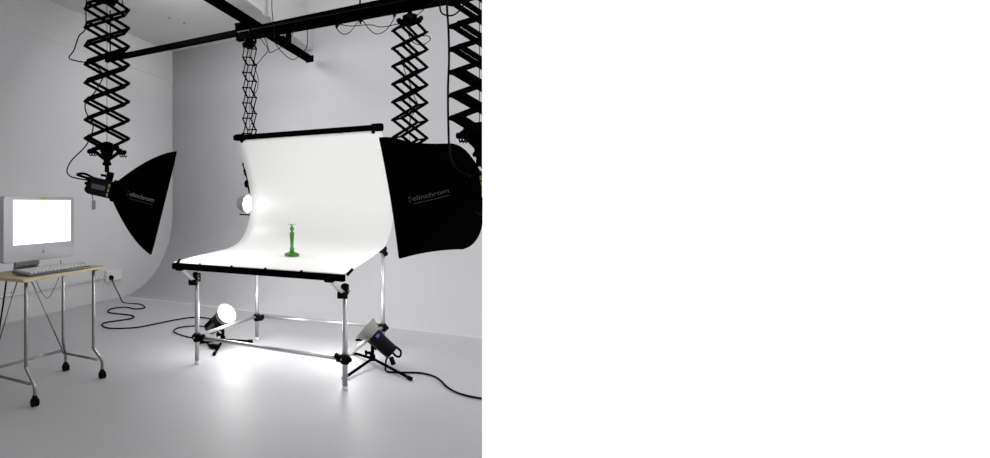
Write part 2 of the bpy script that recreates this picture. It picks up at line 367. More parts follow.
# short drop between rails and hangers of the two far ones
# ================================================================ STROBE HEADS + SOFTBOXES
def softbox(apex, nrm, upv, s, depth, label, text_side, text_rev, tw, bul=.55, group='black softboxes on the hanging lamps', rim_extra=0):
    apex = Vector(apex); nrm = Vector(nrm).normalized()
    u = nrm.cross(Vector(upv)).normalized(); v = u.cross(nrm).normalized(); hs = s / 2; r0 = .075
    t = thing('softbox', label, 'softbox', apex, group)
    NT, NS = 16, 12
    def radius(tt): return r0 + (hs - r0) * (math.sin(tt * math.pi / 2) ** .95 * bul + tt * (1 - bul))
    dirs = [(u, v), (v, -u), (-u, -v), (-v, u)]         # outward, along
    def P(side, tt, q, off=0):                            # q in -1..1 across panel
        o, a = dirs[side]; r = radius(tt); sag = .045 * s * math.sin(tt * math.pi) * (1 - q * q) + .02 * s * tt * (1 - q * q)
        return apex + nrm * (depth * tt) + o * (r - sag + off) + a * (r * q)
    for side in range(4):
        def f(bm):
            G = [[bm.verts.new(P(side, i / NT, -1 + 2 * j / NS)) for j in range(NS + 1)] for i in range(NT + 1)]
            for i in range(NT):
                for j in range(NS):
                    fc = bm.faces.new((G[i][j], G[i][j + 1], G[i + 1][j + 1], G[i + 1][j])); fc.smooth = True
        p = part('fabric_panel', 'fabric', t, f)
        if p:
            md = p.modifiers.new('thickness', 'SOLIDIFY'); md.thickness = .004; md.offset = -1
        # seam rod along corner
        part('rib', 'fabric', t, lambda bm: tube(bm, [P(side, i / NT, 1) for i in range(NT + 1)], .004, 6))
    def rim(bm):
        cs = [apex + nrm * (depth + .004) + u * (a * (hs - .0)) + v * (b * (hs - .0)) for a, b in ((1, 1), (1, -1), (-1, -1), (-1, 1))]
        def inw(c, k): return c
        for i in range(4):
            p0, p1 = cs[i], cs[(i + 1) % 4]; mid = (p0 + p1) / 2; inn = (apex + nrm * (depth + .004) - mid).normalized()
            tube(bm, [p0 + (p1 - p0) * (k / 8) + inn * (.02 * s * (1 - (k / 4 - 1) ** 2)) for k in range(9)], .007, 6)
    part('rim', 'fabric', t, rim)
    def dif(bm):
        N = 10; G = []
        for i in range(N + 1):
            row = []
            for j in range(N + 1):
                a, b = -1 + 2 * i / N, -1 + 2 * j / N
                k = hs * .985
                row.append(bm.verts.new(apex + nrm * (depth - .004 + .012 * (1 - a * a) * (1 - b * b)) + u * (a * (k - .02 * s * (1 - b * b))) + v * (b * (k - .02 * s * (1 - a * a)))))
            G.append(row)
        for i in range(N):
            for j in range(N):
                fc = bm.faces.new((G[i][j], G[i][j + 1], G[i + 1][j + 1], G[i + 1][j])); fc.smooth = True
    part('diffuser', 'diff', t, dif, 'glowing white front diffuser')
    part('speed_ring', 'black', t, lambda bm: lathe(bm, apex, nrm, [(-.03, .07), (-.03, .085), (.012, .085), (.012, .07)], 28, False))
    # printed word on panel
    fc = bpy.data.curves.new('word', 'FONT'); fc.body = 'elinchrom'; fc.size = 1; fo = bpy.data.objects.new('word', fc); COL.objects.link(fo)
    bpy.context.view_layer.update()
    me = fo.to_mesh(); tb = bmesh.new(); tb.from_mesh(me); fo.to_mesh_clear(); bpy.data.objects.remove(fo)
    bmesh.ops.triangulate(tb, faces=tb.faces[:]); bmesh.ops.subdivide_edges(tb, edges=tb.edges[:], cuts=1)
    xs = [q.co.x for q in tb.verts]; x0, x1 = min(xs), max(xs)
    t0, t1, q0, lh = tw
    def place(px, py, off=.009):                          # px 0..1 along word, py in word heights
        tt = (t0 + (t1 - t0) * px); r = radius(tt)
        q = q0 + (py * lh / r) * (1 if not text_rev else -1)
        return P(text_side, tt, q, off)
    for q in tb.verts: q.co = place((q.co.x - x0) / (x1 - x0), q.co.y)
    def wf(bm): join(bm, tb)
    pm = 'print' if not text_rev else 'print_dim'
    w = part('printed_word', pm, t, wf, 'grey printed word elinchrom')
    def ul(bm):
        G = [[bm.verts.new(place(i / 12, yy)) for yy in (-.45, -.38)] for i in range(13)]
        for i in range(12): bm.faces.new((G[i][0], G[i + 1][0], G[i + 1][1], G[i][1]))
        # round mark before the word
        vs = [[bm.verts.new(place(-.09 + rr * .045 * math.cos(a), .3 + rr * .42 * math.sin(a))) for a in [2 * math.pi * k / 14 for k in range(14)]] for rr in (1, .75)]
        for k in range(14): bm.faces.new((vs[0][k], vs[0][(k + 1) % 14], vs[1][(k + 1) % 14], vs[1][k]))
    part('printed_line', 'print_dim', t, ul)
    return t, u, v

def strobe(back, front, r, label, group='flash heads hanging from the ceiling', hang=None, side=None):
    back, front = Vector(back), Vector(front); d = (front - back).normalized(); L = (front - back).length
    a, b = frame(d); t = thing('flash_head', label, 'studio flash', back, group)
    part('body', 'plastic', t, lambda bm: box(bm, back + d * (L * .45), (r * 1.8, L * .9, r * 2.0), (a, d, b), r * .25))
    part('front_collar', 'black', t, lambda bm: lathe(bm, back + d * (L * .86), d, [(0, r * .95), (L * .04, r * 1.02), (L * .14, r * 1.02)], 24))
    part('back_panel', 'black', t, lambda bm: box(bm, back - d * .004, (r * 1.5, .012, r * 1.7), (a, d, b), .003))
    part('side_label', 'greylabel', t, lambda bm: box(bm, back + d * (L * .42) + a * (side * r * .905), (.006, L * .52, r * .55), (a, d, b), .001), 'pale grey printed strip')
    part('display', 'led', t, lambda bm: [box(bm, back + d * (L * .82) + a * (side * r * .91) + b * (r * k), (.006, L * .07, r * .36), (a, d, b), .001) for k in (-.62, -.1, .42)], 'glowing green display')
    for k in (-.5, .1, .6):
        part('knob', 'black', t, lambda bm: lathe(bm, back - d * .008 + b * (r * k) + a * (r * .4 * (1 if k > 0 else -1)), -d, [(0, .012), (.018, .011)], 12))
    part('handle', 'black', t, lambda bm: cable(bm, [back + b * r * .9 + d * .02, back + b * (r * 1.1) - d * .05, back + b * (r * .8) - d * .10, back + b * (r * .7) - d * .005], .009, 8))
    if hang is not None:
        hang = Vector(hang)
        foot = back + d * (L * .72) + b * r * .95
        def y(bm):
            tube(bm, [hang, hang + (foot - hang) * .45, foot], [.018, .024, .03], 12)
            for s in (-1, 1): bar(bm, foot + a * (s * r * .3) - b * .02, foot + a * (s * r * .3) + b * .07, .012, .05, d)
            tube(bm, [foot + b * .03 - a * .07, foot + b * .03 + a * .07], .016, 10)
        part('yoke', 'black', t, y)
        part('clamp_lever', 'black', t, lambda bm: tube(bm, [foot + b * .03 + a * .07 * side, foot + b * .03 + a * .12 * side - d * .05], .009, 8))
    return t, a, b, d

# left softbox: faces right, away and slightly down
nL = V(.765, .585, -.235).normalized()
aL = V(-2.80, 3.02, 1.390)
sbL, uu, vv = softbox(aL, nL, UP, .75, .37, 'black softbox on the left facing right towards the table', 0, False, (.32, .82, -.04, .046))
light('AREA', aL + nL * .42, 5.5, nL, .6, parent=sbL)
sdir = 1
hL, a_, b_, d_ = strobe(aL - nL * .215, aL - nL * .02, .068, 'flash head behind the left softbox with hanging paper tag', hang=(LX, LY, 1.49), side=1)
# paper tag and safety lines
bk = aL - nL * .19
part('paper_tag', 'paper', hL, lambda bm: box(bm, bk + V(.02, 0, -.15), (.004, .03, .07), (V(.48, -.87, 0), V(.87, .48, 0.1), UP)))
part('tag_string', 'black', hL, lambda bm: tube(bm, [bk + V(0, 0, -.05), bk + V(.015, 0, -.12)], .003, 6))
part('safety_wire', 'plastic', hL, lambda bm: [tube(bm, [bk + V(.06, .03, .06), (LX, LY, 1.53)], .002, 6), tube(bm, [bk + V(.12, .07, .06), (LX, LY, 1.53)], .002, 6)])

# right softbox
CUTTING = True
nR = V(-.909, .376, -.178).normalized()
cR = V(-.609, 3.57, 1.345)
aR = cR - nR * .36
sbR, _, _ = softbox(aR, nR, V(-.05, 0, 1), .75, .36, 'large black softbox at the right facing left towards the table', 2, True, (.70, .25, .14, .042), bul=.85)
strobe(aR - nR * .27, aR - nR * .02, .068, 'flash head at the right edge behind the large softbox', hang=(-.235, 3.02, 1.55), side=-1)
CUTTING = False
light('AREA', cR + nR * .06, 5.8, nR, .55, parent=sbR)

# lamps behind the backdrop
t = thing('backdrop_lamp', 'silver round lamp glowing beside the left edge of the white backdrop', 'studio lamp', (-2.585, 4.76, 1.6))
cB = V(-2.60, 4.80, 1.29); nB = V(.96, -.02, -.05).normalized()
part('housing', 'silver', t, lambda bm: lathe(bm, cB - nB * .12, nB, [(0, .03), (.01, .06), (.05, .085), (.10, .098), (.115, .10)], 28))
part('bulb', 'bulb', t, lambda bm: lathe(bm, cB - nB * .008, nB, [(0, .085), (.012, .08), (.028, .05), (.034, .01)], 24), 'glowing white bulb face')
part('drop_tube', 'black', t, lambda bm: tube(bm, [(-2.585, 4.76, 1.56), (-2.60, 4.83, 1.41)], .014, 10))
part('knob', 'black', t, lambda bm: [ball(bm, (-2.585, 4.74, 1.50), .028, (1, 1, 1.5)), ball(bm, (-2.60, 4.75, 1.61), .022)])
part('lower_bracket', 'black', t, lambda bm: bar(bm, (-2.66, 4.72, 1.18), (-2.52, 4.86, 1.17), .02, .014))
light('POINT', cB + nB * .13, 10, size=.09, parent=t)
t = thing('backdrop_lamp', 'round lamp hidden behind the right half of the white backdrop', 'studio lamp', (-.951, 4.90, 1.6))
cB = V(-1.02, 5.42, 1.42); nB = V(-.55, -.8, 0).normalized()
part('housing', 'silver', t, lambda bm: lathe(bm, cB - nB * .12, nB, [(0, .03), (.01, .06), (.05, .085), (.10, .098), (.115, .10)], 28))
part('bulb', 'bulb', t, lambda bm: lathe(bm, cB - nB * .008, nB, [(0, .085), (.012, .08), (.028, .05), (.034, .01)], 24))
part('drop_tube', 'black', t, lambda bm: tube(bm, smooth([(-.951, 4.74, 1.64), (-.951, 4.90, 1.55), cB - nB * .11], 6), .014, 10))
light('POINT', cB + nB * .12, 3, size=.09, parent=t)

# ================================================================ SHOOTING TABLE
T = thing('shooting_table', 'white curved translucent shooting table on silver tube frame', 'photo table', (-1.75, 4.0, 0))
Lp = [(3.315, .828), (3.6, .848), (3.93, .862), (4.2, .878), (4.40, .935), (4.554, 1.079), (4.618, 1.28), (4.575, 1.481), (4.451, 1.724), (4.335, 1.905)]
Rp = [(3.325, .826), (3.65, .840), (4.0, .868), (4.28, .897), (4.52, .94), (4.744, 1.10), (4.83, 1.3), (4.77, 1.50), (4.62, 1.71), (4.36, 1.905)]
Ls = smooth([V(-2.47, y, z) for y, z in Lp], 8); Rs = smooth([V(-1.09, y, z) for y, z in Rp], 8)
def sh(bm):
    NX = 16; G = [[bm.verts.new(a.lerp(b, j / NX)) for j in range(NX + 1)] for a, b in zip(Ls, Rs)]
    for i in range(len(Ls) - 1):
        for j in range(NX):
            f = bm.faces.new((G[i][j], G[i][j + 1], G[i + 1][j + 1], G[i + 1][j])); f.smooth = True
sheet = part('acrylic_sheet', 'acrylic', T, sh, 'curved white translucent sheet')
md = sheet.modifiers.new('thickness', 'SOLIDIFY'); md.thickness = .004; md.offset = 0
part('front_bar', 'black', T, lambda bm: bar(bm, (-2.475, 3.317, .800), (-1.075, 3.33, .800), .042, .046, bev=.004), 'black square front bar')
part('top_bar', 'black', T, lambda bm: bar(bm, (-2.50, 4.327, 1.93), (-1.07, 4.342, 1.935), .042, .046, bev=.004), 'black square top bar')
for x, y, z in ((-2.43, 4.327, 1.93), (-1.12, 4.342, 1.935)):
    part('bar_clamp', 'black', T, lambda bm: [box(bm, (x, y, z), (.09, .056, .062), bev=.006), lathe(bm, (x + (.02 if x < -2 else -.03), y - .01, z - .02), (0, 0, -1), [(0, .016), (.03, .014)], 10)])
for k in range(4):
    x = -2.2 + k * .28
    part('screw', 'alu', T, lambda bm: lathe(bm, (x, 4.33, 1.906), (0, 0, -1), [(0, .005), (.006, .005)], 8))
    part('clip', 'rubber', T, lambda bm: box(bm, (x - .02, 3.322, .829), (.014, .02, .012), bev=.003))
for x, a in ((-2.425, 0), (-1.05, 1)):
    part('end_knob', 'rubber', T, lambda bm: tube(bm, [(x, 3.30, .825), (x + .008 + .022 * a, 3.33, .855 + .01 * a)], .010, 12))
legs = {'fl': (-2.346, 3.462, .80), 'fr': (-1.122, 3.483, .80), 'rl': (-2.26, 4.346, .845), 'rr': (-1.119, 4.533, .93)}
for k, (x, y, z) in legs.items():
    def lg(bm):
        tube(bm, [(x, y, .012), (x, y, z - .06 if k[0] == 'f' else z - .02)], .0185, 16)
    l = part('leg', 'alu', T, lg)
    part('foot_plug', 'trimp', l, lambda bm: lathe(bm, (x, y, 0), (0, 0, 1), [(0, .019), (.012, .0195), (.03, .0195)], 16))
def clampf(x, y, z, s):
    def f(bm):
        lathe(bm, (x, y, z - .032), (0, 0, 1), [(0, .028), (.006, .031), (.058, .031), (.064, .028)], 16)
        box(bm, (x + s * .035, y, z), (.05, .04, .05), bev=.006)
        lathe(bm, (x, y - .02, z + .01), (0, -1, 0), [(0, .018), (.03, .018), (.034, .01)], 12)
        lathe(bm, (x + s * .05, y, z + .01), (s, 0, .2), [(0, .02), (.02, .022), (.026, .012)], 12)
        ball(bm, (x - s * .03, y, z), .02)
    return f
zc = .215
for k, s in (('fl', 1), ('fr', -1), ('rl', 1), ('rr', -1)):
    x, y, _ = legs[k]
    cj = part('joint_clamp', 'rubber', T, clampf(x, y, zc, s), 'black plastic joint')
    part('clamp_screw', 'brass', cj, lambda bm: lathe(bm, (x + s * .01, y - .052, zc + .01), (0, -1, 0), [(0, .006), (.012, .006)], 8))
def rod(a, b, z):
    p, q = V(a[0], a[1], z), V(b[0], b[1], z); part('cross_tube', 'alu', T, lambda bm: tube(bm, [p, q], .0145, 14))
rod(legs['fl'], legs['fr'], zc); rod(legs['rl'], legs['rr'], zc + .012); rod(legs['fl'], legs['rl'], zc + .012); rod(legs['fr'], legs['rr'], zc + .006)
# angled arms between front bar and front legs
for k, dx in (('fl', -.075), ('fr', -.06)):
    x, y, _ = legs[k]
    am = part('tilt_arm', 'alu', T, lambda bm: bar(bm, (x + dx, 3.33, .785), (x - .005, y - .035, .675), .034, .03, bev=.005))
    part('hinge', 'rubber', am, lambda bm: [lathe(bm, (x + .012, y - .045, .665), (-1, -.3, 0), [(-.02, .024), (.05, .024)], 16), box(bm, (x, y, .70), (.05, .05, .075), bev=.01), lathe(bm, (x + .01, y - .02, .725), (.2, -1, .2), [(0, .022), (.04, .02)], 12)])
    part('bar_bracket', 'rubber', am, lambda bm: box(bm, (x + dx, 3.33, .776), (.06, .045, .022), bev=.004))
    part('hinge_screw', 'brass', am, lambda bm: lathe(bm, (x + .035, y - .03, .70), (.6, -.8, 0), [(0, .007), (.018, .007)], 8))
# rear carrying frame behind the sheet
for x, y0, zt in ((-2.26, 4.346, .845), (-1.119, 4.533, .93)):
    xi = -2.15 if x < -2 else -1.45
    part('rear_joint', 'rubber', T, lambda bm: [box(bm, (x, y0, zt - .035), (.055, .055, .06), bev=.01), lathe(bm, (x + .01, y0 - .02, zt - .03), (.5, -1, .1), [(0, .024), (.035, .022)], 14), ball(bm, (x + .02, y0, zt - .07), .024)])
    part('rear_strut', 'alu', T, lambda bm: tube(bm, smooth([(x, y0, zt - .07), (xi, 4.80 if x < -2 else 4.97, .98), (xi, 4.86 if x < -2 else 5.0, 1.35), (xi, 4.62, 1.75), (xi, 4.36, 1.925)], 6), .014, 12))

# green glass candlestick
t = thing('candlestick', 'green pressed glass candlestick standing alone on the white table', 'candlestick', (-1.705, 3.90, .8675))
def cs(bm):
    lathe(bm, (-1.705, 3.90, .8675), (0, 0, 1), [(0, .058), (.004, .062), (.014, .062), (.022, .052), (.030, .028), (.038, .017), (.044, .016), (.052, .020), (.062, .018), (.07, .0125), (.10, .0135), (.14, .0165), (.172, .019), (.180, .021), (.188, .018), (.196, .010), (.202, .008), (.208, .013), (.216, .018), (.226, .018), (.234, .013), (.240, .007), (.246, .007)], 12)
part('stem', 'green', t, cs)
part('drip_tray', 'tray', t, lambda bm: lathe(bm, (-1.705, 3.90, .8675 + .246), (0, 0, 1), [(0, .010), (.006, .020), (.010, .034), (.014, .034), (.012, .018), (.004, .008)], 24))

# ================================================================ FLOOR LAMPS
def tripod(t, c, h, feet, r=.011):
    c = Vector(c)
    part('centre_post', 'black', t, lambda bm: lathe(bm, c + UP * .035, (0, 0, 1), [(0, .012), (.01, .022), (.05, .022), (.055, .014), (h - .035, .014)], 14))
    for fx, fy in feet:
        f = V(fx, fy, .016)
        l = part('leg', 'black', t, lambda bm: tube(bm, [c + UP * .055, f], r, 10))
        part('foot_tip', 'rubber', l, lambda bm: tube(bm, [f + (c + UP * .05 - f).normalized() * .035, f - (c + UP * .05 - f).normalized() * .004], .0155, 10))
    part('height_knob', 'black', t, lambda bm: [tube(bm, [c + UP * .10, c + UP * .10 + V(-.04, -.02, 0)], .012, 10), lathe(bm, c + UP * .10 + V(-.04, -.02, 0), (-1, -.5, 0), [(0, .02), (.014, .02)], 12)])
# left one, lit
c = V(-2.44, 4.02, 0)
t = thing('floor_lamp', 'lit flash lamp on a low tripod under the left of the table', 'studio lamp', c, 'low tripod lamps under the table')
tripod(t, c, .19, [(-2.252, 4.23), (-2.342, 3.713), (-2.66, 3.92)])
ax = V(.77, -.35, .58).normalized(); dc = V(-2.353, 3.945, .318)
ax_a, ax_b = frame(ax)
part('body', 'plastic', t, lambda bm: lathe(bm, dc - ax * .33, ax, [(0, .045), (.006, .060), (.20, .066), (.24, .07), (.265, .072)], 28), 'dark cylindrical body')
part('body_label', 'greylabel', t, lambda bm: box(bm, dc - ax * .22 + (ax_a * .55 - ax_b * .2).normalized() * .066, (.012, .12, .03), ((ax_a * .55 - ax_b * .2).normalized(), ax, (ax_a * .55 - ax_b * .2).normalized().cross(ax)), .002))
part('cooling_slot', 'black', t, lambda bm: [box(bm, dc - ax * .25 + (ax_a * .8 + ax_b * k).normalized() * .063, (.008, .14, .006), ((ax_a * .8 + ax_b * k).normalized(), ax, (ax_a * .8 + ax_b * k).normalized().cross(ax))) for k in (.1, .3, .5)])
part('reflector', 'dish', t, lambda bm: lathe(bm, dc - ax * .075, ax, [(0, .073), (.01, .076), (.065, .092), (.075, .092), (.072, .086), (.01, .070)], 32, False))
part('bulb', 'bulb', t, lambda bm: lathe(bm, dc - ax * .04, ax, [(0, .080), (.018, .078), (.034, .055), (.042, .01)], 28), 'blinding white lit face')
part('bracket', 'black', t, lambda bm: [bar(bm, c + UP * .17, dc - ax * .20 - ax_b * .07, .03, .035), tube(bm, [c + UP * .19 - V(.05, .03, 0), c + UP * .19 + V(.05, .03, 0)], .014, 10)])
part('lever', 'black', t, lambda bm: tube(bm, [c + V(-.03, -.05, .17), c + V(-.08, -.09, .13)], .007, 8))
light('POINT', dc + ax * .13, 17, size=.13, parent=t)
# right one, seen from behind
c = V(-1.106, 4.156, 0)
c = V(-1.10, 4.12, 0)
t = thing('floor_lamp', 'lamp with grey reflector dish on a low tripod at the right rear leg', 'studio lamp', c, 'low tripod lamps under the table')
tripod(t, c, .24, [(-.758, 3.895), (-1.19, 3.66), (-1.33, 4.33)])
ax = V(-.80, -.20, .57).normalized()
ax = (V(.8725, .4886, 0) * -.70 + UP * .62 + V(-.4886, .8725, 0) * .36).normalized()
ax_a, ax_b = frame(ax); rc = V(-1.152, 4.125, .282)
part('body', 'plastic', t, lambda bm: lathe(bm, rc - ax * .265, ax, [(0, .045), (.006, .060), (.13, .062), (.16, .070), (.192, .070), (.197, .066)], 28), 'black cylindrical body')
sd = (V(.4886, -.8725, 0) * .8 + ax_b * .3).normalized(); sd = (sd - ax * sd.dot(ax)).normalized()
part('blue_label', 'bluelabel', t, lambda bm: [box(bm, rc - ax * .10 + sd * .071, (.01, .022, .035), (sd, ax, sd.cross(ax)), .002)])
sd2 = (V(.4886, -.8725, 0) * .6 - ax_b * .8).normalized(); sd2 = (sd2 - ax * sd2.dot(ax)).normalized()
part('blue_label', 'bluelabel', t, lambda bm: box(bm, rc - ax * .25 + sd2 * .0615, (.008, .02, .022), (sd2, ax, sd2.cross(ax)), .002))
part('side_strip', 'greylabel', t, lambda bm: box(bm, rc - ax * .17 + sd2 * .062, (.008, .11, .012), (sd2, ax, sd2.cross(ax)), .002))
part('handle', 'black', t, lambda bm: cable(bm, [rc - ax * .255 + sd * .02 + ax_b * .05, rc - ax * .30 + ax_b * .055, rc - ax * .32 + ax_b * .02, rc - ax * .30 - ax_b * .0, rc - ax * .265 + sd * .02 - ax_b * .005], .0085, 8))
part('reflector', 'dish', t, lambda bm: lathe(bm, rc - ax * .075, ax, [(0, .066), (.008, .074), (.085, .108), (.092, .108), (.09, .10), (.012, .066)], 32, False), 'grey metal reflector dish')
part('bulb', 'bulb', t, lambda bm: lathe(bm, rc - ax * .065, ax, [(0, .06), (.015, .05), (.03, .03), (.035, .01)], 24))
part('bracket', 'black', t, lambda bm: [bar(bm, c + UP * .20, rc - ax * .16 - ax_b * .06, .035, .04, bev=.004), tube(bm, [c + UP * .225 + V(-.045, -.02, 0), c + UP * .225 + V(.045, .02, 0)], .016, 10)])
part('lever', 'black', t, lambda bm: tube(bm, [c + V(-.03, -.02, .21), c + V(-.12, -.06, .20)], .010, 8))
part('mains_plug', 'rubber', t, lambda bm: bar(bm, rc - ax * .255 + V(.0, -.03, -.03), rc - ax * .275 + V(.01, -.04, -.075), .03, .03, bev=.006))
light('POINT', rc + ax * .13, 14, size=.13, parent=t)

# ================================================================ CABLES
def cab(name, label, cat, pts, r, group=None, c=False):
    global CUTTING
    CUTTING = c
    o = part(name, 'rubber', None, lambda bm: cable(bm, pts, r))
    CUTTING = False
    return tag(o, label, cat, group)
z = .009
cab('power_cable', 'black cable looping over the floor from the wall socket to the left floor lamp', 'cable',
    [(XW + .09, 5.16, .30), (XW + .10, 5.16, .24), (-4.70, 5.12, .10), (-4.60, 5.10, z), (-4.35, 5.12, z), (-4.15, 4.98, z), (-4.20, 4.86, z), (-4.38, 4.88, z), (-4.46, 4.72, z), (-4.33, 4.55, z), (-4.0, 4.56, z), (-3.89, 4.43, z), (-4.0, 4.12, z), (-3.80, 3.98, z), (-3.58, 4.12, z), (-3.50, 4.33, z), (-3.42, 4.62, z), (-3.30, 4.84, z), (-3.08, 4.84, z), (-2.85, 4.62, z), (-2.74, 4.35, .03), (-2.66, 4.14, .16)], .0075)
part('mains_plug', 'rubber', bpy.data.objects['power_cable'], lambda bm: [lathe(bm, (XW + .055, 5.16, .305), (1, 0, 0), [(0, .032), (.03, .03), (.04, .02)], 16), bar(bm, (XW + .08, 5.16, .31), (XW + .09, 5.16, .26), .018, .018)])
cab('lamp_cable', 'short black cable loop on the floor left of the left table leg', 'cable',
    [(-2.62, 4.30, z), (-2.86, 4.50, z), (-3.05, 4.50, z), (-3.17, 4.36, z), (-3.12, 4.19, z), (-2.92, 4.10, z), (-2.72, 4.07, z), (-2.58, 3.98, .012), (-2.50, 3.93, .012)], .0065)
t = thing('cable_adapter', 'small black plug block lying by the left floor lamp', 'adapter', (-2.45, 3.90, 0))
part('block', 'rubber', t, lambda bm: box(bm, (-2.45, 3.89, .024), (.09, .05, .035), bev=.008))
part('strain_relief', 'rubber', t, lambda bm: tube(bm, [(-2.49, 3.90, .022), (-2.53, 3.92, .014)], .01, 8))
cab('power_cable', 'black cable trailing right across the floor from the right floor lamp', 'cable',
    [(-.955, 4.11, .115), (-.985, 4.10, .07), (-.985, 4.08, .03), (-.96, 4.0, z), (-.87, 4.02, z), (-.73, 4.085, z), (-.63, 4.06, z), (-.565, 3.98, z), (-.51, 3.87, z), (-.44, 3.79, z), (-.36, 3.755, z), (-.25, 3.75, z), (-.15, 3.76, z)], .0075, c=True)
GC = 'thin black cables hanging round the ceiling rails and hangers'
def R3(px, py, Z):                           # point at image-style offsets for a given distance, used only to type the coordinates briefly
    a = math.radians(29.25); l = (px - 241) / 516 * Z; u_ = (203 - py) / 516 * Z
    return (math.cos(a) * l - math.sin(a) * Z, math.sin(a) * l + math.cos(a) * Z, 1.3 + u_)
cab('hanging_cable', 'black cable kinking out left of the upper left hanger', 'cable', [R3(89, -10, 4), R3(86, 4, 4), R3(85.5, 28, 4), R3(79, 36, 4), R3(74, 50, 4), R3(69, 58, 4), R3(77, 61, 4), R3(88, 63, 4), R3(98, 68, 3.95), R3(104, 76, 3.95)], .005, GC)
cab('hanging_cable', 'black cable weaving down inside the left hanger to its flash head', 'cable', [R3(104, 76, 3.95), R3(95, 92, 4.0), R3(86, 102, 4.0), R3(86, 112, 4.0), R3(93, 125, 3.95), R3(90, 138, 3.95), R3(84, 148, 3.95), R3(72, 160, 3.9), R3(67, 170, 3.9), R3(70, 176, 3.9), R3(78, 178.5, 3.9), R3(87, 180, 3.9)], .005, GC)
cab('hanging_cable', 'black cable arching off the top right of the left hanger', 'cable', [R3(120, -10, 4), R3(123, 4, 4), R3(127, 13, 4)], .004, GC)
cab('hanging_cable', 'black cable hanging beside the depth rail in a V', 'cable', [R3(272, -6, 5), R3(272, 10, 5), R3(274, 28, 4.95), R3(275, 42, 5.1), R3(283, 53, 5.1), R3(293, 59.5, 5.1), R3(302, 53, 5.2), R3(307, 46, 5.3), R3(307.5, 32, 5.1), R3(307, 24, 5.0)], .004, GC)
cab('hanging_cable', 'black cable zigzag left of the V shaped one under the rail', 'cable', [R3(262, 34, 5.0), R3(267, 43, 5.1), R3(269, 51, 5.1), R3(272, 52, 5.1), R3(288, 42, 5.1), R3(295, 28, 5.0)], .004, GC)
cab('hanging_cable', 'black cable looping beside the slim distant hanger top', 'cable', [R3(258, 34, 5.0), R3(263, 42, 5.2), R3(268, 50, 5.25), R3(262, 58, 5.3), R3(257, 64, 5.3), R3(253, 63, 5.3)], .004, GC)
cab('hanging_cable', 'black cable snaking down inside the slim distant hanger', 'cable', [R3(254, 66, 5.3), R3(258, 78, 5.3), R3(257, 90, 5.3), R3(252, 98, 5.3), R3(251, 106, 5.3), R3(253, 118, 5.3), R3(250, 128, 5.3)], .004, GC)
cab('hanging_cable', 'black cable drooping in loops under the carriage rail', 'cable', [R3(335, 24, 4.85), R3(337, 29, 4.85), R3(343, 34, 4.85), R3(350, 32, 4.85), R3(358, 22, 4.85), R3(362, 20, 4.85), R3(370, 30, 4.8), R3(378, 34, 4.8), R3(388, 28, 4.75), R3(397, 13, 4.7)], .004, GC)
cab('hanging_cable', 'black cable running level from the rail clip to the middle hanger', 'cable', [R3(338, 24, 4.85), R3(350, 26, 4.85), R3(364, 25, 4.85), R3(372, 25, 4.8), R3(382, 27, 4.75), R3(398, 24, 4.65)], .004, GC)
cab('hanging_cable', 'black cable sweeping up right from the middle hanger top', 'cable', [R3(414, 18, 4.6), R3(422, 11, 4.5), R3(430, 4, 4.4), R3(440, -3, 4.3)], .004, GC)
cab('hanging_cable', 'black cable loop at the right of the middle hanger', 'cable', [R3(407, 32, 4.6), R3(413, 42, 4.55), R3(422, 45, 4.55), R3(430, 40, 4.6), R3(428, 36, 4.6), R3(420, 36, 4.6)], .004, GC)
cab('hanging_cable', 'black cable weaving down inside the middle hanger', 'cable', [R3(398, 50, 4.6), R3(402, 60, 4.6), R3(405, 72, 4.65), R3(410, 84, 4.65), R3(414, 96, 4.6), R3(418, 106, 4.6), R3(412, 116, 4.65), R3(408, 128, 4.65)], .0035, GC)
cab('hanging_cable', 'thick black cable falling straight beside the nearest right hanger', 'cable', [R3(447, -10, 2.75), R3(447, 8, 2.75), R3(448.5, 30, 2.75), R3(449, 60, 2.75), R3(448, 90, 2.75), R3(448.5, 130, 2.75), R3(450, 155, 2.85), R3(456, 168, 2.8), R3(470, 176, 2.75)], .006, GC)
cab('hanging_cable', 'black cable loop at the top left of the nearest right hanger', 'cable', [R3(440, -8, 2.7), R3(440, 8, 2.7), R3(443, 14, 2.7), R3(452, 15.5, 2.7), R3(460, 10, 2.65), R3(466, 0, 2.6)], .0045, GC)
cab('hanging_cable', 'short black cable end right of the large softbox', 'cable', [R3(474, 211, 3.0), R3(479, 214, 2.95), R3(486, 214.5, 2.9)], .005, GC, c=True)
for px, py, lb in ((337, 23.5, 'leftmost small black cable roller under the carriage rail'), (360.5, 19, 'middle small black cable roller under the carriage rail'), (394, 12, 'small black cable roller beside the middle hanger top')):
    p = Vector(R3(px, py, {337: 4.87, 360.5: 4.76, 394: 4.61}[px]))
    t = thing('cable_clip', lb, 'clip', p, 'cable rollers under the carriage rail')
    part('roller', 'rubber', t, lambda bm: lathe(bm, p + V(0, -.02, 0), (0, 1, 0), [(0, .024), (.04, .024)], 12))
    part('stem', 'rubber', t, lambda bm: bar(bm, p, p + V(0, 0, .05), .02, .02))
    part('tip', 'rubber', t, lambda bm: tube(bm, [p, p + V(0, 0, -.045)], [.014, .008], 8))

